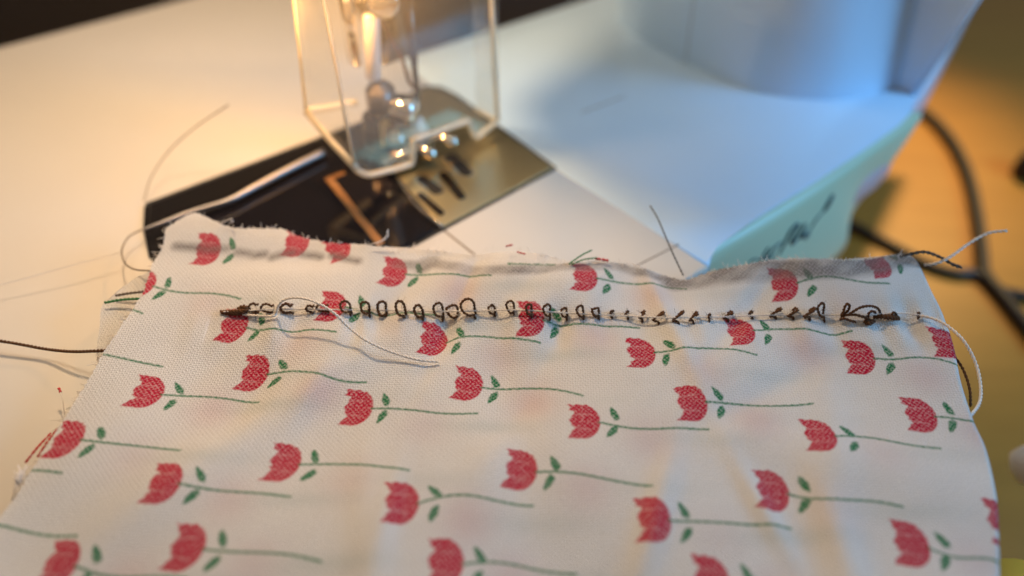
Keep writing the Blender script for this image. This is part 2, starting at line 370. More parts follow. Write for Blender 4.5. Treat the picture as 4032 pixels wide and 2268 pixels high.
# black bobbin side
BL = [(592, 803), (1272, 543), (1420, 482), (1466, 522), (1496, 612), (1556, 692), (1737, 897), (1588, 981), (1440, 1050), (640, 1085), (604, 1010), (584, 900)]
obj('black_plate', prism(world(BL, 0.02), -0.04, 0.02, 0.015, 2), M['black'], sm)
COV = [(640, 930), (1280, 610), (1420, 560), (1535, 705), (1715, 900), (1580, 970), (1430, 1035), (680, 1060)]
cov = obj('bobbin_cover', prism(world(COV, 0.06), 0.0205, 0.06, 0.02, 2), M['smoke'], sm)
strip('reflection_strip', [P(1356, 680, 0.06), P(1288, 706, 0.06)], 0.15, 0.05, 0.066, M['amber_reflection'], cov)
strip('reflection_strip', [P(1292, 700, 0.06), P(1500, 962, 0.06)], 0.19, 0.05, 0.068, M['amber_reflection'], cov)  # amber reflection on the cover, built as coloured strips
# edge rail of the black plate / left rim
strip('plate_rim', [P(576, 810, 0.06), P(572, 900, 0.06), P(596, 1010, 0.06)], 0.1, 0.0, 0.05, M['black'], sm)
# silver lever
lv = spline([P(1275, 600, 0.22), P(1150, 660, 0.24), P(1000, 738, 0.24), P(900, 790, 0.24), P(760, 832, 0.25), P(640, 876, 0.28), P(560, 905, 0.3)], 8)
bm = bmesh.new(); tube(bm, lv, [0.105 - 0.085 * (i / (len(lv) - 1)) ** 1.3 for i in range(len(lv))], 12)
obj('cover_lever', bm, M['lever'], sm, True)
# orange/silver front rail of the bobbin cover
bm = bmesh.new(); tube(bm, spline([P(1550, 690, 0.12), P(1600, 755, 0.12), P(1640, 810, 0.12), P(1740, 892, 0.1)], 6), 0.04, 8); obj('cover_rail', bm, M['chrome'], sm, True)

# presser bar, foot holder, needle ----- stands behind the shield
N0 = P(1545, 600, 0.0)
UPV = Vector((0, 0, 1))
def at_n(px, py): return PV(px, py, N0)
bm = bmesh.new(); p1, p2 = at_n(1470, 310), at_n(1462, 60); lathe(bm, p1, (p2 - p1), [(0, 0.16), (0.05, 0.19), ((p2-p1).length, 0.2), ((p2-p1).length + 0.05, 0.16)], 24)
obj('needle_bar', bm, M['white'], sm, True)
hb = at_n(1440, -10); bm = bmesh.new(); cyl(bm, hb, UPV, 0.3, 2.6); obj('presser_bar', bm, M['chrome'], sm, True)
bm = bmesh.new(); c = at_n(1500, 385); box(bm, c, A_DIR * 0.34, B_DIR * 0.28, UPV * 0.40); obj('foot_holder', bevel_all(bm, 0.12), M['lever'], sm, True)
bm = bmesh.new(); c = at_n(1540, 430); lathe(bm, c + B_DIR * 0.1, A_DIR * 0.5 - B_DIR * 0.9, [(0, 0.20), (0.1, 0.36), (0.2, 0.40), (0.66, 0.40), (0.76, 0.34), (0.78, 0.14)], 18); obj('clamp_screw', bm, M['chrome'], sm, True)
bm = bmesh.new(); c = at_n(1465, 520); box(bm, c, A_DIR * 0.20, B_DIR * 0.18, UPV * 0.6); obj('foot_shank', bevel_all(bm, 0.1), M['steel_dark'], sm, True)
bm = bmesh.new(); c = at_n(1560, 560); box(bm, c, A_DIR * 0.25, B_DIR * 0.25, UPV * 0.5); obj('foot_ankle', bevel_all(bm, 0.1), M['chrome'], sm, True)
# presser foot: sole with two toes towards the front, curled up
ft_c = P(1640, 640, 0.18)
for k, (p0, p1, r0) in enumerate((((1640, 512), (1800, 562), 0.15), ((1600, 565), (1716, 612), 0.16))):   # the two toes, chrome, rounded at the ends
    a, b = P(*p0, 0.55), P(*p1, 0.42); d = (b - a).normalized(); n = 10
    bm = bmesh.new(); L = (b - a).length; prof = [(0, r0)] + [(L - r0 + r0 * math.sin(t), r0 * math.cos(t)) for t in np.linspace(0, 1.5, 6)]
    lathe(bm, a, d, prof, 20); obj('presser_toe', bm, M['chrome'], sm, True)
bm = bmesh.new(); box(bm, ft_c + B_DIR * 0.55 + UPV * 0.14, A_DIR * 0.8, B_DIR * 0.4, UPV * 0.07); obj('presser_foot', bevel_all(bm, 0.04), M['steel_dark'], sm, True)
bm = bmesh.new(); tube(bm, [ft_c + A_DIR * 0.95 + UPV * 0.3 + B_DIR * 0.15, ft_c - A_DIR * 0.9 + UPV * 0.3 + B_DIR * 0.15], 0.09, 12); obj('foot_pin', bm, M['chrome'], sm, True)
bm = bmesh.new(); c = at_n(1640, 500); lathe(bm, at_n(1645, 545), UPV, [(0, 0.34), (0.25, 0.30), (0.7, 0.12), (0.75, 0.06)], 24); obj('thread_guide_cone', bm, M['white'], sm, True)
# needle with brown thread
bm = bmesh.new(); na, nb = at_n(1650, 430), at_n(1600, -40); lathe(bm, na, nb - na, [(0, 0.02), (0.3, 0.06), (1.2, 0.075), (1.5, 0.12), ((nb-na).length, 0.12)], 16); obj('needle', bm, M['steel_dark'], sm, True)
bm = bmesh.new(); tube(bm, spline([at_n(1486, 30), at_n(1500, 70), at_n(1545, 165), at_n(1585, 235), at_n(1612, 325), at_n(1640, 350), at_n(1648, 420)], 6), 0.045, 8); obj('needle_thread', bm, M['brown'], sm, True)
bm = bmesh.new(); c = at_n(1500, 0); lathe(bm, c, (0.3, -1, 0.2), [(0, 0.3), (0.1, 0.34), (0.5, 0.34), (0.55, 0.28)], 24); obj('needle_clamp_screw', bm, M['chrome'], sm, True)
bm = bmesh.new(); box(bm, at_n(1640, 40) + B_DIR * 1.2, A_DIR * 0.5, B_DIR * 0.3, UPV * 1.6); obj('head_bracket', bevel_all(bm, 0.1), M['steel_dark'], sm, True)
bm = bmesh.new(); c = at_n(1375, 100); box(bm, c, A_DIR * 0.1, B_DIR * 0.2, UPV * 1.0); obj('presser_lever_guide', bevel_all(bm, 0.06), M['chrome'], sm, True)

# clear eye shield: front pane, left and right returns, each with an edge coloured like piped lamp glow
Q = P(1395, 655, 1.15)
shield = thing('tmp', '', ''); bpy.data.objects.remove(shield)
FN, SN = B_DIR, A_DIR
def onf(px, py): return PP(px, py, Q, FN)
front_px = [(1262, -60), (1395, 655), (1412, 674), (1445, 690), (1480, 688), (1560, 668), (1612, 652), (1628, 640), (1632, 560), (1640, 552), (1690, 535), (1838, 482), (1850, 486), (1860, 510), (1880, 542), (1930, 505), (1962, 478), (1935, 0), (1932, -60)]
fr = [onf(*q) for q in front_px]
sh = obj('eye_shield', poly_solid(fr, FN * 0.10), M['clear'], sm)
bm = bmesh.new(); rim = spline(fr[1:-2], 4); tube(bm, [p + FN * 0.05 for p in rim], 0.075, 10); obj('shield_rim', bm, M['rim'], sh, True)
def ons(px, py): return PP(px, py, Q, SN)
sd = [ons(*q) for q in ((1262, -60), (1395, 655), (1205, 438), (1148, -60))]
obj('side_pane', poly_solid(sd, SN * 0.08), M['clear'], sh)
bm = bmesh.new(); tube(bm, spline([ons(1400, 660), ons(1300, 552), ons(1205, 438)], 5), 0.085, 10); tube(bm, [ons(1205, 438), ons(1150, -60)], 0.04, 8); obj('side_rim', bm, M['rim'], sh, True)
QB = ons(1205, 438)
def onb(px, py): return PP(px, py, QB, FN)
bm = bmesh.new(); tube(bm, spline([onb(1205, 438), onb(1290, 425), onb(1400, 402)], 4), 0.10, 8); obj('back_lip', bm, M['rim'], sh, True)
QR = onf(1962, 478)
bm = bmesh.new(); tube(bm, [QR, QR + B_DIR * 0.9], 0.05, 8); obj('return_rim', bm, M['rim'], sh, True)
rp = [QR, QR + B_DIR * 0.9, QR + B_DIR * 0.9 + UPV * 6, QR + UPV * 6]
obj('side_pane', poly_solid(rp, SN * 0.06), M['clear'], sh)
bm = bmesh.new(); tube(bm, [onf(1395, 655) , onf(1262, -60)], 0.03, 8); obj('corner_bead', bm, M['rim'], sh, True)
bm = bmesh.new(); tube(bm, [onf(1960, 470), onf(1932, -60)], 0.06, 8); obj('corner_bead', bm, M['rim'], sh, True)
# shield holder at the top left
c = ons(1195, -60); bm = bmesh.new(); box(bm, c + UPV * 0.42 + B_DIR * 0.3, A_DIR * 0.42, B_DIR * 0.5, UPV * 0.6); obj('shield_holder', bevel_all(bm, 0.2), M['white'], sm, True)

# ------------------------------------------------------------------ fabric
fab = thing('fabric', 'folded white cotton fabric printed with red tulips, with a loopy brown seam', 'fabric')
Z0 = 0.42
def resamp(px, n):
    a = np.array([[p.x, p.y] for p in spline([Vector((x, y, 0)) for x, y in px], 10)])
    d = np.r_[0, np.cumsum(np.hypot(*np.diff(a, axis=0).T))]; s = np.linspace(0, d[-1], n)
    return np.c_[np.interp(s, d, a[:, 0]), np.interp(s, d, a[:, 1])]
def toworld(px, z=Z0):                                               # photo points onto the lifted cloth, all at once
    px = np.asarray(px, float); ux, uy = (px[:, 0] - 2016) / FPX, (1134 - px[:, 1]) / FPX
    dx, dy, dz = ux, uy * _sp + _cp, uy * _cp - _sp; zz = np.full(len(px), z)
    for _ in range(4):
        t = (zz - CAM_H) / dz; x, y = dx * t, dy * t; zz = z + height(x, y)
    return np.c_[x, y]
TOPE = [(650, 897), (700, 868), (763, 838), (800, 850), (854, 872), (900, 890), (970, 897), (1106, 900), (1167, 925), (1283, 951), (1460, 963), (1576, 990), (1700, 1004), (1850, 1022), (2008, 1034), (2179, 1038), (2242, 1034), (2378, 1029), (2505, 1046), (2631, 1087), (2706, 1100), (2807, 1066), (2959, 1036), (3110, 1016), (3300, 1020), (3386, 1023), (3507, 1006), (3560, 1000)]
RIGHTE = [(3560, 1000), (3599, 1027), (3652, 1138), (3700, 1235), (3739, 1356), (3768, 1500), (3818, 1654), (3866, 1765), (3905, 1950), (3912, 2100), (3914, 2268), (3916, 2420)]
LEFTE = [(650, 897), (640, 957), (618, 1010), (600, 1036), (593, 1071), (575, 1120), (555, 1171), (470, 1295), (404, 1395), (378, 1445), (345, 1500), (215, 1710), (95, 1900), (60, 1960), (0, 2035), (-70, 2110), (-160, 2200), (-330, 2420)]
BOTE = [(-330, 2420), (800, 2420), (2200, 2420), (3916, 2420)]
def coons(NS, NT_, top, right, left, bot, z=Z0):
    # right and left run from top to bottom here; t = 0 is the bottom
    Tt, Rr, Ll, Bb = (toworld(resamp(e, n), z) for e, n in ((top, NS), (right, NT_), (left, NT_), (bot, NS)))
    Rr, Ll = Rr[::-1], Ll[::-1]
    s = np.linspace(0, 1, NS)[None, :, None]; t = np.linspace(0, 1, NT_)[:, None, None]
    return (1-t) * Bb[None] + t * Tt[None] + (1-s) * Ll[:, None] + s * Rr[:, None] - ((1-s)*(1-t)*Bb[0] + s*(1-t)*Bb[-1] + (1-s)*t*Tt[0] + s*t*Tt[-1])
def gauss(X, Y, px, py, sx, sy, rot=0.0):
    c = P(px, py, Z0 + 0.4); u, v = X - c.x, Y - c.y; cr, sr = math.cos(rot), math.sin(rot)
    return np.exp(-0.5 * (((u*cr + v*sr) / sx) ** 2 + ((-u*sr + v*cr) / sy) ** 2))
def height(X, Y):
    q = np.clip((Y - 8.0) / 7.5, 0, 1); h = 0.62 * q * q * (3 - 2 * q)          # the cloth rides up towards the seam
    r = np.random.default_rng(3)
    for k in range(16):                                              # soft creases running mostly towards the viewer
        a = r.normal(1.1, 0.75); f = r.uniform(0.35, 1.5); h += 0.040 / (0.5 + f) * np.sin((X*math.cos(a) + Y*math.sin(a)) * f * 1.6 + r.uniform(0, 7))
    h += 0.28 * gauss(X, Y, 3020, 1040, 1.5, 0.9) - 0.16 * gauss(X, Y, 2640, 1110, 0.8, 1.0) + 0.14 * gauss(X, Y, 2250, 1090, 1.2, 0.8)   # waves of the free edge
    h -= 0.08 * gauss(X, Y, 2480, 1180, 0.35, 1.3, 0.3)
    h += 0.30 * gauss(X, Y, 800, 880, 1.6, 0.7) - 0.08 * gauss(X, Y, 1120, 1010, 1.8, 0.25)
    h += 0.10 * gauss(X, Y, 1640, 1480, 0.5, 1.2, -0.4) - 0.10 * gauss(X, Y, 2010, 1600, 0.35, 1.6, 0.15)
    h += 0.12 * gauss(X, Y, 880, 1700, 0.35, 2.2, -0.7) - 0.07 * gauss(X, Y, 640, 1650, 0.4, 1.8, -0.7)
    h += 0.10 * gauss(X, Y, 3300, 1750, 1.8, 0.4, -0.3)
    ys = P(2200, 1225, Z0 + 0.55).y; h -= 0.02 * np.exp(-0.5 * ((Y - ys) / 0.18) ** 2) * (X > P(850, 1225, Z0).x)      # the seam pulls a shallow trough
    rc = np.random.default_rng(21)
    for k in range(26):                                              # small handling creases
        cx, cy, a = rc.uniform(-6, 8), rc.uniform(6, 14.2), rc.normal(1.25, 0.5); u, v = X - cx, Y - cy
        h += rc.choice((-1, 1)) * rc.uniform(0.04, 0.09) * np.exp(-0.5 * (((u*math.sin(a) - v*math.cos(a)) / rc.uniform(0.13, 0.3)) ** 2 + ((u*math.cos(a) + v*math.sin(a)) / rc.uniform(0.6, 1.6)) ** 2))
    rr = np.random.default_rng(11)
    for k in range(46):                                              # puckers along the seam
        cx = rr.uniform(-6.5, 8.5); h += rr.normal(0, 0.05) * np.exp(-0.5 * (((X - cx) / 0.14) ** 2 + ((Y - ys) / 0.40) ** 2))
    return h
def FP(px, py, lift=0.0):                                            # a point on the cloth, lifted
    p = P(px, py, Z0)
    for _ in range(3):
        z = Z0 + float(height(np.array([p.x]), np.array([p.y]))[0]) + lift; p = P(px, py, z)
    return p
NS, NTT = 1150, 560
G = coons(NS, NTT, TOPE, RIGHTE, LEFTE, BOTE); X, Y = G[..., 0], G[..., 1]
# ragged raw edges
jag = rng.normal(0, 1, NTT); jag = np.convolve(jag, np.ones(3) / 3, 'same') * 0.018
X = X + jag[:, None] * np.exp(-np.linspace(0, 1, NS) * 90)[None, :]
jag = rng.normal(0, 1, NS); jag = np.convolve(jag, np.ones(3) / 3, 'same') * 0.016
Y = Y + jag[None, :] * np.exp(-np.linspace(1, 0, NTT) * 90)[:, None]
Z = Z0 + height(X, Y)
# ---- the print
RED = np.zeros_like(X); GRN = np.zeros_like(X); GRY = np.zeros_like(X); GH1 = np.zeros_like(X); GH2 = np.zeros_like(X)
def sdist(px, py, poly):                                             # signed distance to a closed outline, negative inside
    d = np.full(px.shape, 1e9); ins = np.zeros(px.shape, bool); n = len(poly)
    for i in range(n):
        ax, ay = poly[i]; bx, by = poly[(i+1) % n]; ex, ey = bx-ax, by-ay
        t = np.clip(((px-ax)*ex + (py-ay)*ey) / (ex*ex + ey*ey + 1e-12), 0, 1)
        d = np.minimum(d, np.hypot(px-ax-t*ex, py-ay-t*ey))
        c = ((ay > py) != (by > py)) & (px < (bx-ax) * (py-ay) / (by-ay + 1e-12) + ax); ins ^= c
    return np.where(ins, -d, d)
def cover(d, w=0.022): return np.clip(0.5 - d / w, 0, 1)
def window(x0, x1, y0, y1):
    m = (X > x0) & (X < x1) & (Y > y0) & (Y < y1); ii = np.nonzero(m); return ii
def paint(buf, ii, val): buf[ii] = np.maximum(buf[ii], val)
def tulip(cx, cy, ex, ey, seed, stem=True, cup=True, leaves=True, wav=None):
    r = np.random.default_rng(seed + 100)
    o = FP(cx * 1.5652, cy * 1.5652); e = FP(ex * 1.5652, ey * 1.5652)
    d = np.array([e.x - o.x, e.y - o.y]); L = np.hypot(*d); d /= L; n = np.array([-d[1], d[0]])
    ii = window(o.x - 0.8, o.x + L + 0.5, o.y - 1.0, o.y + 1.0)
    if not len(ii[0]): return
    u = (X[ii]-o.x)*d[0] + (Y[ii]-o.y)*d[1]; v = (X[ii]-o.x)*n[0] + (Y[ii]-o.y)*n[1]
    wob = 0.010 * np.sin(u*41 + seed) * np.sin(v*37 + seed*2)
    if cup:
        pts = [(-0.03 + 0.30 * math.cos(a), 0.38 * math.sin(a)) for a in np.linspace(-1.62, 1.62, 21)]
        j = lambda: r.normal(0, 0.014)
        pts += [(-0.29 + j(), 0.37 + j()), (-0.24, 0.30 + j()), (-0.25 + j(), 0.25), (-0.17 + j(), 0.20 + j()), (-0.19, 0.15), (-0.23 + j(), 0.08), (-0.25 + j(), 0.01), (-0.20 + j(), -0.07), (-0.22, -0.10), (-0.15 + j(), -0.17 + j()), (-0.20, -0.22), (-0.22 + j(), -0.28), (-0.29 + j(), -0.37 + j())]
        vein = 1 - 0.22 * np.exp(-((np.abs(v) - 0.15 - 0.1 * (u + 0.1)) / 0.018) ** 2) * (u < 0.12)
        paint(RED, ii, cover(sdist(u, v + wob, pts) + wob * 0.5) * vein)
    b = r.uniform(-0.07, 0.07) if wav is None else wav; c = r.uniform(-0.05, 0.05); Ls = L
    if stem:
        tt = np.clip((u - 0.25) / max(Ls - 0.25, 0.1), 0, 1); cur = (b * np.sin(math.pi * tt) + c * np.sin(2 * math.pi * tt)) * 1.2
        ds = np.hypot(np.maximum(0, np.maximum(0.25 - u, u - Ls)), v - cur) - 0.022 + wob * 0.5
        paint(GRN, ii, cover(ds, 0.02) * 0.92)
    if leaves:
        for sg in (1, -1):
            lx, ly = 0.50 + r.normal(0, 0.02), sg * (0.195 + r.normal(0, 0.012)); a = sg * -(1.05 + r.normal(0, 0.12))
            if sg < 0: a = 1.05 + r.normal(0, 0.12); lx -= 0.03
            uu = (u-lx)*math.cos(a) + (v-ly)*math.sin(a); vv = -(u-lx)*math.sin(a) + (v-ly)*math.cos(a)
            q = np.hypot(uu / 0.150, vv / (0.062 * (1 + 0.3 * uu / 0.155))) ; paint(GRN, ii, cover((q - 1) * 0.08 + wob))
TUL = [(990,685,1235,692), (1470,695,1725,727), (1973,712,2237,713), (588,820,845,835), (835,770,1100,793), (1335,800,1608,825), (1090,855,1358,862), (1862,835,2143,832), (1612,887,1903,893), (2163,900,2400,915), (2378,862,2640,880), (640,940,920,962), (370,987,650,1012), (900,1027,1200,1040), (1177,968,1465,995), (1740,1013,2045,1015), (1470,1060,1782,1080), (2062,1095,2365,1128), (2315,1045,2470,1060), (168,1105,453,1133), (412,1213,730,1250), (715,1165,1028,1183), (1010,1265,1340,1273), (1310,1183,1640,1222), (1645,1303,1990,1330), (1942,1237,2270,1275), (2292,1370,2540,1420), (470,1378,808,1413), (150,1420,470,1455), (1120,1415,1450,1445), (1790,1462,2110,1490), (355,715,605,752), (2528,1315,2720,1340)]
for k, q in enumerate(TUL): tulip(*q, k, wav={6: 0.09, 22: 0.10, 14: 0.08}.get(k))
for k, q in enumerate([(150, 880, 408, 922), (-140, 1305, 193, 1348), (-130, 1160, 155, 1190), (100, 770, 358, 788)]): tulip(*q, 60 + k, cup=False, leaves=False)
tulip(520, 622, 760, 640, 71, stem=False); tulip(2205, 664, 2400, 640, 72, stem=False); tulip(745, 606, 900, 606, 73, stem=False, leaves=False); tulip(848, 618, 980, 560, 74, stem=False, leaves=False)
def polyline(buf, px, hw, soft, amp):
    p = toworld(px); ii = window(p[:, 0].min() - 1, p[:, 0].max() + 1, p[:, 1].min() - 1, p[:, 1].max() + 1); x, y = X[ii], Y[ii]; d = np.full(x.shape, 1e9)
    for a, b in zip(p, p[1:]):
        e = b - a; t = np.clip(((x-a[0])*e[0] + (y-a[1])*e[1]) / (e @ e), 0, 1); d = np.minimum(d, np.hypot(x-a[0]-t*e[0], y-a[1]-t*e[1]))
    nz = 0.45 + 0.22*np.sin(x*2.1+1) * np.sin(y*5) + 0.16*np.sin(x*4.3 + y*6) + 0.10*np.sin(x*11.1 - y*15)
    paint(buf, ii, np.clip((hw - d) / soft, 0, 1) * np.clip(amp * (0.35 + nz), 0, 1))
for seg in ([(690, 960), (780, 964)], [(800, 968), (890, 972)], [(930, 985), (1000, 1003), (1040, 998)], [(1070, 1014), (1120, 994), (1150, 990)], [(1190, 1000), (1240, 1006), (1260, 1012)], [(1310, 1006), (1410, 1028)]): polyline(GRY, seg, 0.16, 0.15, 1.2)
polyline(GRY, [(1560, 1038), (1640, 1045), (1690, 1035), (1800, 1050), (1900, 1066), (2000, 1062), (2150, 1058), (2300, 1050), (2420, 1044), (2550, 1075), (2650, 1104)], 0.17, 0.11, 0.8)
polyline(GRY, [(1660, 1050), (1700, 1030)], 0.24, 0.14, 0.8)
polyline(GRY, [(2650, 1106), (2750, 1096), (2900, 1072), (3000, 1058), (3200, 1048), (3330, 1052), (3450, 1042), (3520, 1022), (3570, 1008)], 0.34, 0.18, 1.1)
polyline(GRN, [(2005, 1038), (2180, 1042)], 0.05, 0.03, 1.0)
r = np.random.default_rng(5)
for k, q in enumerate(TUL):                                         # the layer beneath shows through
    o = FP(q[0]*1.5652 + 260, q[1]*1.5652 + 70); d2 = ((X-o.x)/0.42)**2 + ((Y-o.y)/0.42)**2; GH1 = np.maximum(GH1, r.uniform(0.3, 1.0) * np.exp(-d2))
    d2 = ((X-o.x-1.1)/0.9)**2 + ((Y-o.y)/0.16)**2; GH2 = np.maximum(GH2, r.uniform(0.2, 0.8) * np.exp(-d2))
# fold over the right edge
K = 10; nx = np.gradient(Y[:, -1]); ny = -np.gradient(X[:, -1]); ln = np.hypot(nx, ny); nx, ny = nx/ln, ny/ln
rf = 0.11
ext_cols = []
for k in range(1, K + 1):
    a = math.pi * k / K
    ext_cols.append((X[:, -1] + nx*rf*math.sin(a), Y[:, -1] + ny*rf*math.sin(a), Z[:, -1] - rf*(1-math.cos(a))))
X2 = np.c_[X, np.array([c[0] for c in ext_cols]).T]; Y2 = np.c_[Y, np.array([c[1] for c in ext_cols]).T]; Z2 = np.c_[Z, np.array([c[2] for c in ext_cols]).T]
pad = lambda b: np.c_[b, np.repeat(b[:, -1:], K, 1)]
def grid_mesh(name, X, Y, Z, cols=None):
    nt, ns = X.shape; co = np.stack([X, Y, Z], -1).reshape(-1, 3).astype(np.float32)
    i = np.arange(nt * ns).reshape(nt, ns); f = np.stack([i[:-1, :-1], i[:-1, 1:], i[1:, 1:], i[1:, :-1]], -1).reshape(-1, 4).astype(np.int32)
    me = bpy.data.meshes.new(name); me.vertices.add(len(co)); me.vertices.foreach_set('co', co.ravel())
    me.loops.add(f.size); me.loops.foreach_set('vertex_index', f.ravel()); me.polygons.add(len(f))
    me.polygons.foreach_set('loop_start', np.arange(0, f.size, 4, dtype=np.int32)); me.polygons.foreach_set('loop_total', np.full(len(f), 4, np.int32))
    me.polygons.foreach_set('use_smooth', np.ones(len(f), bool)); me.update(calc_edges=True)
    for nm, (a, b, c) in (cols or {}).items():
        at = me.attributes.new(nm, 'FLOAT_COLOR', 'POINT'); at.data.foreach_set('color', np.stack([a, b, c, np.ones_like(a)], -1).astype(np.float32).ravel())
    return me
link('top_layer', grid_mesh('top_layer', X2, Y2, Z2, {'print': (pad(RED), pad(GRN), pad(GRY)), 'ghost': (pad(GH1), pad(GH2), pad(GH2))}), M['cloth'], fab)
# the folded-under layer, which sticks out at the left and the far edge
UTOP = [(560, 1150), (640, 1060), (760, 960), (1000, 960), (1300, 985), (1500, 976), (1694, 986), (1849, 1008), (2004, 994), (2121, 1004), (2237, 1032), (2505, 1060), (2706, 1115), (2959, 1050), (3300, 1035), (3560, 1012)]
ULEFT = [(560, 1150), (480, 1185), (404, 1200), (392, 1290), (378, 1385), (384, 1430), (360, 1500), (260, 1680), (110, 1915), (40, 2010), (-330, 2420)]
Gu = coons(260, 140, UTOP, RIGHTE, ULEFT, BOTE, Z0 - 2 * rf); zu = Z0 + height(Gu[..., 0], Gu[..., 1]) - 2 * rf
link('under_layer', grid_mesh('under_layer', Gu[..., 0], Gu[..., 1], np.maximum(zu, 0.03)), M['cloth_plain'], fab)

# seam: white needle thread with brown bobbin loops pulled up round it
seam_px = [(880, 1227), (960, 1224), (1060, 1218), (1200, 1217), (1330, 1219), (1500, 1221), (1700, 1226), (1900, 1223), (2050, 1221), (2250, 1233), (2450, 1243), (2650, 1251), (2850, 1247), (3050, 1240), (3250, 1240), (3400, 1240), (3540, 1234), (3614, 1240)]
bm = bmesh.new(); path = resample(spline([FP(x, y, 0.085) for x, y in seam_px], 10), 0.03); twist(bm, path, 0.019, 0.11)
seam = obj('seam_thread', bm, M['wthread'], fab, True)
LOOPS = [(998,1212,40,34,'c'),(1053,1214,56,36,'c'),(1129,1214,50,38,'c'),(1220,1217,32,32,'c'),(1270,1212,50,28,'c'),(1361,1209,42,48,'o'),(1439,1212,36,50,'o'),(1505,1216,38,56,'o'),(1578,1217,40,62,'o'),(1649,1227,36,48,'o'),(1727,1222,40,62,'o'),(1783,1227,50,50,'o'),(1843,1212,62,68,'o'),(1937,1219,26,38,'o'),(2010,1210,34,50,'o'),(2083,1218,28,42,'o'),(2154,1223,30,46,'o'),(2222,1230,24,34,'o'),(2285,1225,30,44,'o'),(2346,1230,30,38,'o'),(2408,1236,16,24,'n'),(2469,1239,18,26,'n'),(2527,1246,18,30,'s'),(2590,1251,44,40,'s'),(2666,1250,46,38,'s'),(2727,1252,34,34,'s'),(2793,1251,12,24,'n'),(2863,1246,40,26,'s'),(2955,1238,22,26,'n'),(3050,1236,48,30,'s'),(3118,1236,40,28,'s'),(3183,1236,48,36,'s'),(3231,1223,32,58,'o'),(3614,1240,18,14,'n')]
for k, (x, y, wd, h, kind) in enumerate(LOOPS):
    b0 = FP(x, y + h * 0.45, 0.03); sc_ = cm_per_px(b0); U = Vector((0, 0.42, 0.91))
    wr, hr = wd * sc_ / 2, h * sc_; th = 0.028 * random.uniform(0.9, 1.08); dep = Vector((0, 1, 0)) * 0.10
    if kind == 'o':
        pts = [b0 + RT*wr*0.9 - U*0.10, b0 + RT*wr*0.75 + U*hr*0.02, b0 + RT*wr*0.15 + U*hr*0.12 - dep*0.5, b0 - RT*wr*0.55 + U*hr*0.30 - dep*0.4, b0 - RT*wr*0.95 + U*hr*0.66, b0 - RT*wr*0.45 + U*hr*0.95, b0 + RT*wr*0.25 + U*hr*0.98, b0 + RT*wr*0.72 + U*hr*0.70 + dep*0.3, b0 + RT*wr*0.80 + U*hr*0.35 + dep*0.5, b0 + RT*wr*0.95 - U*0.08 + dep*0.8]
    elif kind == 'c':
        pts = [b0 + RT*wr*1.0 + U*hr*0.05 - U*0.03, b0 + RT*wr*0.5 + U*hr*0.04, b0 - RT*wr*0.3 + U*hr*0.10, b0 - RT*wr*0.9 + U*hr*0.42, b0 - RT*wr*0.55 + U*hr*0.85, b0 + RT*wr*0.1 + U*hr*0.98, b0 + RT*wr*0.65 + U*hr*0.72, b0 + RT*wr*0.75 + U*hr*0.45 + dep]
    elif kind == 's':
        pts = [b0 + RT*wr*0.25 - U*0.06, b0 + RT*wr*0.1 + U*hr*0.10, b0 - RT*wr*0.75 + U*hr*0.12, b0 - RT*wr*0.6 + U*hr*0.35, b0 + RT*wr*0.3 + U*hr*0.75, b0 + RT*wr*0.95 + U*hr*0.95, b0 + RT*wr*1.0 + U*hr*0.75 + dep, b0 + RT*wr*0.3 + U*hr*0.4 + dep]
    else:
        pts = [b0 + RT*wr*0.4 - U*0.06, b0 + RT*wr*0.3 + U*hr*0.15, b0 - RT*wr*0.6 + U*hr*0.45, b0 - RT*wr*0.1 + U*hr*0.95, b0 + RT*wr*0.7 + U*hr*0.75 + dep*0.4, b0 + RT*wr*0.5 + U*hr*0.2 + dep]
    pts = [p + Vector((random.gauss(0, 0.006), random.gauss(0, 0.01), random.gauss(0, 0.006))) for p in pts]
    bm = bmesh.new(); twist(bm, resample(spline(pts, 8), 0.022), th, 0.13, 2, 6); obj('stitch_loop', bm, M['brown'], seam, True)
# knot at the left end and tangle at the right end
def brown(name, pts, r=0.029, taper=False):
    bm = bmesh.new(); twist(bm, resample(spline([FP(x, y, l) for x, y, l in pts], 8), 0.022), r, 0.13, 2, 6); return obj(name, bm, M['brown'], seam, True)
brown('thread_knot', [(870, 1230, 0.02), (910, 1228, 0.07), (960, 1224, 0.09), (985, 1220, 0.06)], 0.05); brown('thread_knot', [(880, 1232, 0.02), (930, 1236, 0.06), (970, 1230, 0.06)], 0.04)
brown('thread_knot', [(940, 1218, 0.06), (958, 1208, 0.10), (972, 1216, 0.12), (960, 1228, 0.09), (945, 1222, 0.05)], 0.05)
brown('thread_knot', [(1000, 1232, 0.05), (1004, 1240, 0.05), (1004, 1246, 0.03)], 0.04)
brown('thread_tangle', [(3312, 1248, 0.03), (3318, 1235, 0.1), (3328, 1205, 0.22), (3340, 1196, 0.26), (3345, 1208, 0.22), (3336, 1226, 0.12), (3312, 1240, 0.06)])
brown('thread_tangle', [(3318, 1245, 0.04), (3345, 1236, 0.14), (3385, 1212, 0.25), (3422, 1205, 0.28), (3452, 1212, 0.24), (3464, 1228, 0.14), (3462, 1246, 0.04)])
brown('thread_tangle', [(3340, 1240, 0.06), (3372, 1240, 0.12), (3410, 1252, 0.10), (3440, 1266, 0.04)]); brown('thread_tangle', [(3306, 1258, 0.03), (3325, 1254, 0.09), (3345, 1262, 0.07), (3370, 1268, 0.04)])
brown('thread_tangle', [(3420, 1250, 0.04), (3418, 1238, 0.1), (3432, 1226, 0.16), (3448, 1232, 0.12), (3440, 1246, 0.08)]); brown('thread_tangle', [(3440, 1245, 0.05), (3470, 1246, 0.09), (3510, 1250, 0.07), (3536, 1252, 0.02)], 0.055)
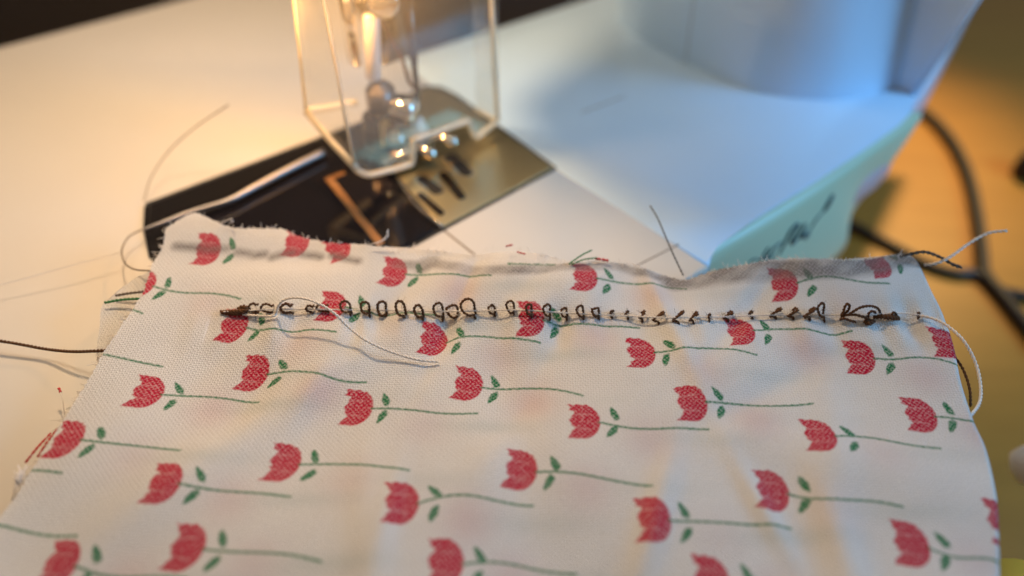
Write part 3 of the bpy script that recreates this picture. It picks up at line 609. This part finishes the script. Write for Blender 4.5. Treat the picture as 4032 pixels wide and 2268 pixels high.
brown('thread_tangle', [(3512, 1248, 0.06), (3514, 1234, 0.12), (3524, 1232, 0.1), (3530, 1242, 0.04)]); brown('thread_tangle', [(3405, 1262, 0.02), (3422, 1274, 0.06), (3440, 1262, 0.06)], 0.05)
def tail(name, pts, r, mat, pitch=0.16, parent=fab, plies=2):
    bm = bmesh.new(); twist(bm, resample(spline(pts, 10), 0.035), r, pitch, plies, 6); return obj(name, bm, mat, parent, True)
tail('white_tail', [FP(955, 1238, 0.05), FP(1010, 1243, 0.09), FP(1075, 1244, 0.07), FP(1086, 1232, 0.1), FP(1095, 1205, 0.35), FP(1120, 1180, 0.55), FP(1170, 1172, 0.65), FP(1235, 1186, 0.62), FP(1310, 1228, 0.5), FP(1375, 1290, 0.35), FP(1450, 1345, 0.25), FP(1540, 1385, 0.16), FP(1640, 1415, 0.1), FP(1725, 1425, 0.06)], 0.027, M['wthread'])
tail('white_tail', [FP(3614, 1241, 0.06), FP(3680, 1256, 0.15), FP(3740, 1290, 0.2), FP(3800, 1350, 0.1), FP(3845, 1440, -0.1), FP(3862, 1530, -0.2), FP(3855, 1590, -0.2), FP(3820, 1640, -0.1)], 0.031, M['wthread'])
tail('brown_tail', [P(-40, 1336, 0.28), P(60, 1352, 0.26), P(180, 1374, 0.24), P(290, 1384, 0.4), P(420, 1380, 0.55)], 0.034, M['brown'])
tail('brown_tail', [FP(3750, 1395, -0.15), FP(3790, 1450, -0.2), FP(3818, 1530, -0.3), FP(3822, 1600, -0.35)], 0.028, M['brown'])
tail('thin_thread', [P(556, 905, 0.32), P(505, 935, 0.35), P(480, 985, 0.4), P(492, 1035, 0.5), P(530, 1060, 0.65), P(590, 1066, 0.8)], 0.019, M['brown_thin'])
tail('thin_thread', [P(566, 790, 0.2), P(600, 690, 0.4), P(670, 590, 0.7), P(770, 500, 1.2), P(900, 412, 1.7)], 0.016, M['brown_thin'])
tail('thin_thread', [P(-40, 1132, 0.3), P(120, 1090, 0.35), P(300, 1040, 0.4), P(470, 995, 0.4)], 0.008, M['wthread'])
tail('twisted_yarn', [FP(3545, 1010, 0.1), FP(3580, 1000, 0.2), FP(3640, 992, 0.3), FP(3700, 1012, 0.25), FP(3750, 1040, 0.2), FP(3785, 1052, 0.15)], 0.034, M['grey_fibre'], 0.22)
tail('twisted_yarn', [FP(3640, 1042, 0.05), FP(3680, 1038, 0.15), FP(3740, 1012, 0.3), FP(3820, 955, 0.45), FP(3890, 918, 0.55), FP(3965, 908, 0.6)], 0.032, M['wthread'], 0.2)
tail('twisted_yarn', [FP(2690, 1085, 0.0), FP(2655, 1010, 0.15), FP(2620, 930, 0.3), FP(2590, 860, 0.4), FP(2560, 810, 0.45)], 0.017, M['grey_fibre'], 0.2)
tail('red_end', [P(255, 1632, 0.2), P(248, 1580, 0.3), P(238, 1545, 0.35)], 0.012, M['wthread']); tail('red_end', [P(238, 1545, 0.35), P(236, 1535, 0.35), P(230, 1528, 0.36)], 0.025, M['red_fibre'])
for a, b in (((100, 1822), (200, 1706)), ((148, 1800), (225, 1690))): tail('red_end', [P(*a, 0.22), P((a[0]+b[0])/2 - 4, (a[1]+b[1])/2, 0.26), P(*b, 0.22)], 0.022, M['red_fibre'])
tail('green_end', [FP(412, 1192, -0.1), FP(480, 1180, -0.05), FP(548, 1176, 0.0)], 0.03, M['green_fibre']); tail('brown_end', [FP(455, 1164, -0.1), FP(500, 1156, -0.05), FP(565, 1148, 0.0)], 0.028, M['brown_thin'])
tail('green_end', [FP(2240, 1040, 0.05), FP(2290, 1005, 0.15), FP(2330, 985, 0.2)], 0.018, M['green_fibre']); tail('green_end', [FP(2250, 1042, 0.05), FP(2300, 1022, 0.1), FP(2350, 1016, 0.12)], 0.018, M['green_fibre'])
tail('red_end', [FP(2345, 1018, 0.1), FP(2370, 1022, 0.1), FP(2395, 1026, 0.1)], 0.03, M['red_fibre']); tail('red_end', [FP(1992, 970, 0), FP(2018, 964, 0)], 0.02, M['red_fibre']); tail('red_end', [FP(2036, 992, 0), FP(2068, 1000, 0)], 0.018, M['red_fibre'])
bm = bmesh.new()
for k in range(420):                                                 # lint standing off the thread
    x, y, wd, h, kind = random.choice(LOOPS); p = FP(x + random.uniform(-wd, wd) * 0.5, y + random.uniform(-0.5, 0.4) * h, random.uniform(0.04, 0.14)); d = Vector((random.gauss(0, 1), random.gauss(0, 0.6), random.gauss(0.3, 0.8))).normalized() * random.uniform(0.05, 0.12)
    tube(bm, [p, p + d * 0.5 + Vector((0, 0, random.gauss(0, 0.01))), p + d], 0.0028, 3, False)
o = obj('thread_fuzz', bm, M['brown_thin'], seam, True); o['kind'] = 'stuff'
# fraying along the raw edges
def fray(name, px, n, out, lo, hi, mat, z):
    bm = bmesh.new(); e = resamp(px, 400)
    for k in range(n):
        i = random.randrange(398); x, y = e[i]; p = FP(x, y, z - Z0 + random.uniform(-0.1, 0.08)); L = random.uniform(lo, hi) * random.choice((0.4, 0.6, 1, 1))
        d = Vector(out) + Vector((random.gauss(0, 0.5), random.gauss(0, 0.5), random.gauss(0.1, 0.3))); d.normalize(); c = Vector((random.gauss(0, 0.3), random.gauss(0, 0.3), random.gauss(0, 0.2))) * L
        tube(bm, spline([p - d * 0.05, p + d * L * 0.5 + c * 0.25, p + d * L + c], 3), random.uniform(0.003, 0.006), 4, False)
    o = obj(name, bm, mat, fab, True); o['kind'] = 'stuff'
fray('frayed_threads', TOPE[:12], 60, (-0.1, 1, 0.1), 0.03, 0.13, M['wthread'], Z0 + 0.1); fray('frayed_threads', UTOP[5:11], 70, (0, 1, 0.1), 0.05, 0.22, M['wthread'], 0.25)
fray('frayed_threads', TOPE[14:], 110, (0, 1, 0.2), 0.04, 0.13, M['wthread'], Z0 + 0.1); fray('frayed_threads', LEFTE[:14], 150, (-1, 0.2, 0), 0.04, 0.18, M['wthread'], Z0 - 0.1)
bm = bmesh.new()
for k in range(16):                                                  # the tuft at the left edge
    a = P(90 + random.uniform(-45, 40), 1975 + random.uniform(-10, 25), 0.3); b = P(78 + random.uniform(-18, 18), 1900 + random.uniform(-15, 20), 0.42); c = P(72 + random.uniform(-30, 40), 1845 + random.uniform(-15, 40), 0.5)
    tube(bm, spline([a, b, c], 5), 0.010, 5)
o = obj('frayed_tuft', bm, M['wthread'], fab, True); o['kind'] = 'stuff'
for px in (((1460, 962), (1500, 948), (1524, 925), (1528, 902)), ((1476, 960), (1512, 945), (1530, 925), (1522, 912)), ((900, 880), (918, 872), (908, 868)), ((880, 878), (900, 865), (915, 860))):
    tail('fray_curl', [FP(x, y, 0.1 + 0.08 * i) for i, (x, y) in enumerate(px)], 0.014, M['wthread'])

# ------------------------------------------------------------------ things on the table at the right
def cable(name, label, px, r, z):
    bm = bmesh.new(); tube(bm, spline([P(x, y, z) for x, y in px], 12), r, 14); return tag(obj(name, bm, M['cable'], None, True), label, 'cable', 'cables on the table')
cable('power_cable', 'black cable curving down from beside the machine across the orange table', [(3500, 380), (3640, 445), (3740, 545), (3810, 680), (3850, 850), (3868, 1000), (3880, 1080), (3960, 1180), (4080, 1330), (4300, 1600)], 0.23, -7.76)
cable('power_cable', 'black cable coming out from under the mint front panel', [(3200, 820), (3340, 880), (3500, 960), (3650, 1040), (3760, 1075), (3850, 1080), (3930, 1140), (4100, 1180), (4300, 1240)], 0.19, -7.80)
bm = bmesh.new(); c = P(4085, 640, -7.3)
lathe(bm, c + Vector((0, 0, -0.7)), UPV, [(0, 0.7), (0.2, 0.8), (0.9, 0.7), (1.1, 0.4), (1.15, 0.05)], 24); tag(obj('cable_plug', bm, M['cable'], None, True), 'small dark plug lying on the orange table at the right edge', 'plug')
def blob(name, label, cat, px, py, z, prof, d, mat):
    bm = bmesh.new(); lathe(bm, P(px, py, z), d, prof, 36); return tag(obj(name, bm, mat, None, True), label, cat)
blob('plastic_knob', 'glossy cream rounded plastic piece cut off by the right edge', 'knob', 4062, 1838, -4.0, [(-0.5, 0.03), (-0.46, 0.2), (-0.3, 0.36), (0, 0.44), (0.3, 0.40), (0.46, 0.2), (0.5, 0.03)], (-0.3, 0.5, 0.8), M['white'])
blob('yellow_cap', 'small glossy yellow round piece in the bottom right corner', 'cap', 4030, 2490, -4.0, [(0, 0.8), (0.1, 1.1), (0.5, 1.25), (0.65, 1.2), (0.6, 1.05), (0.3, 0.9)], (0, 0, 1), M['yellow'])
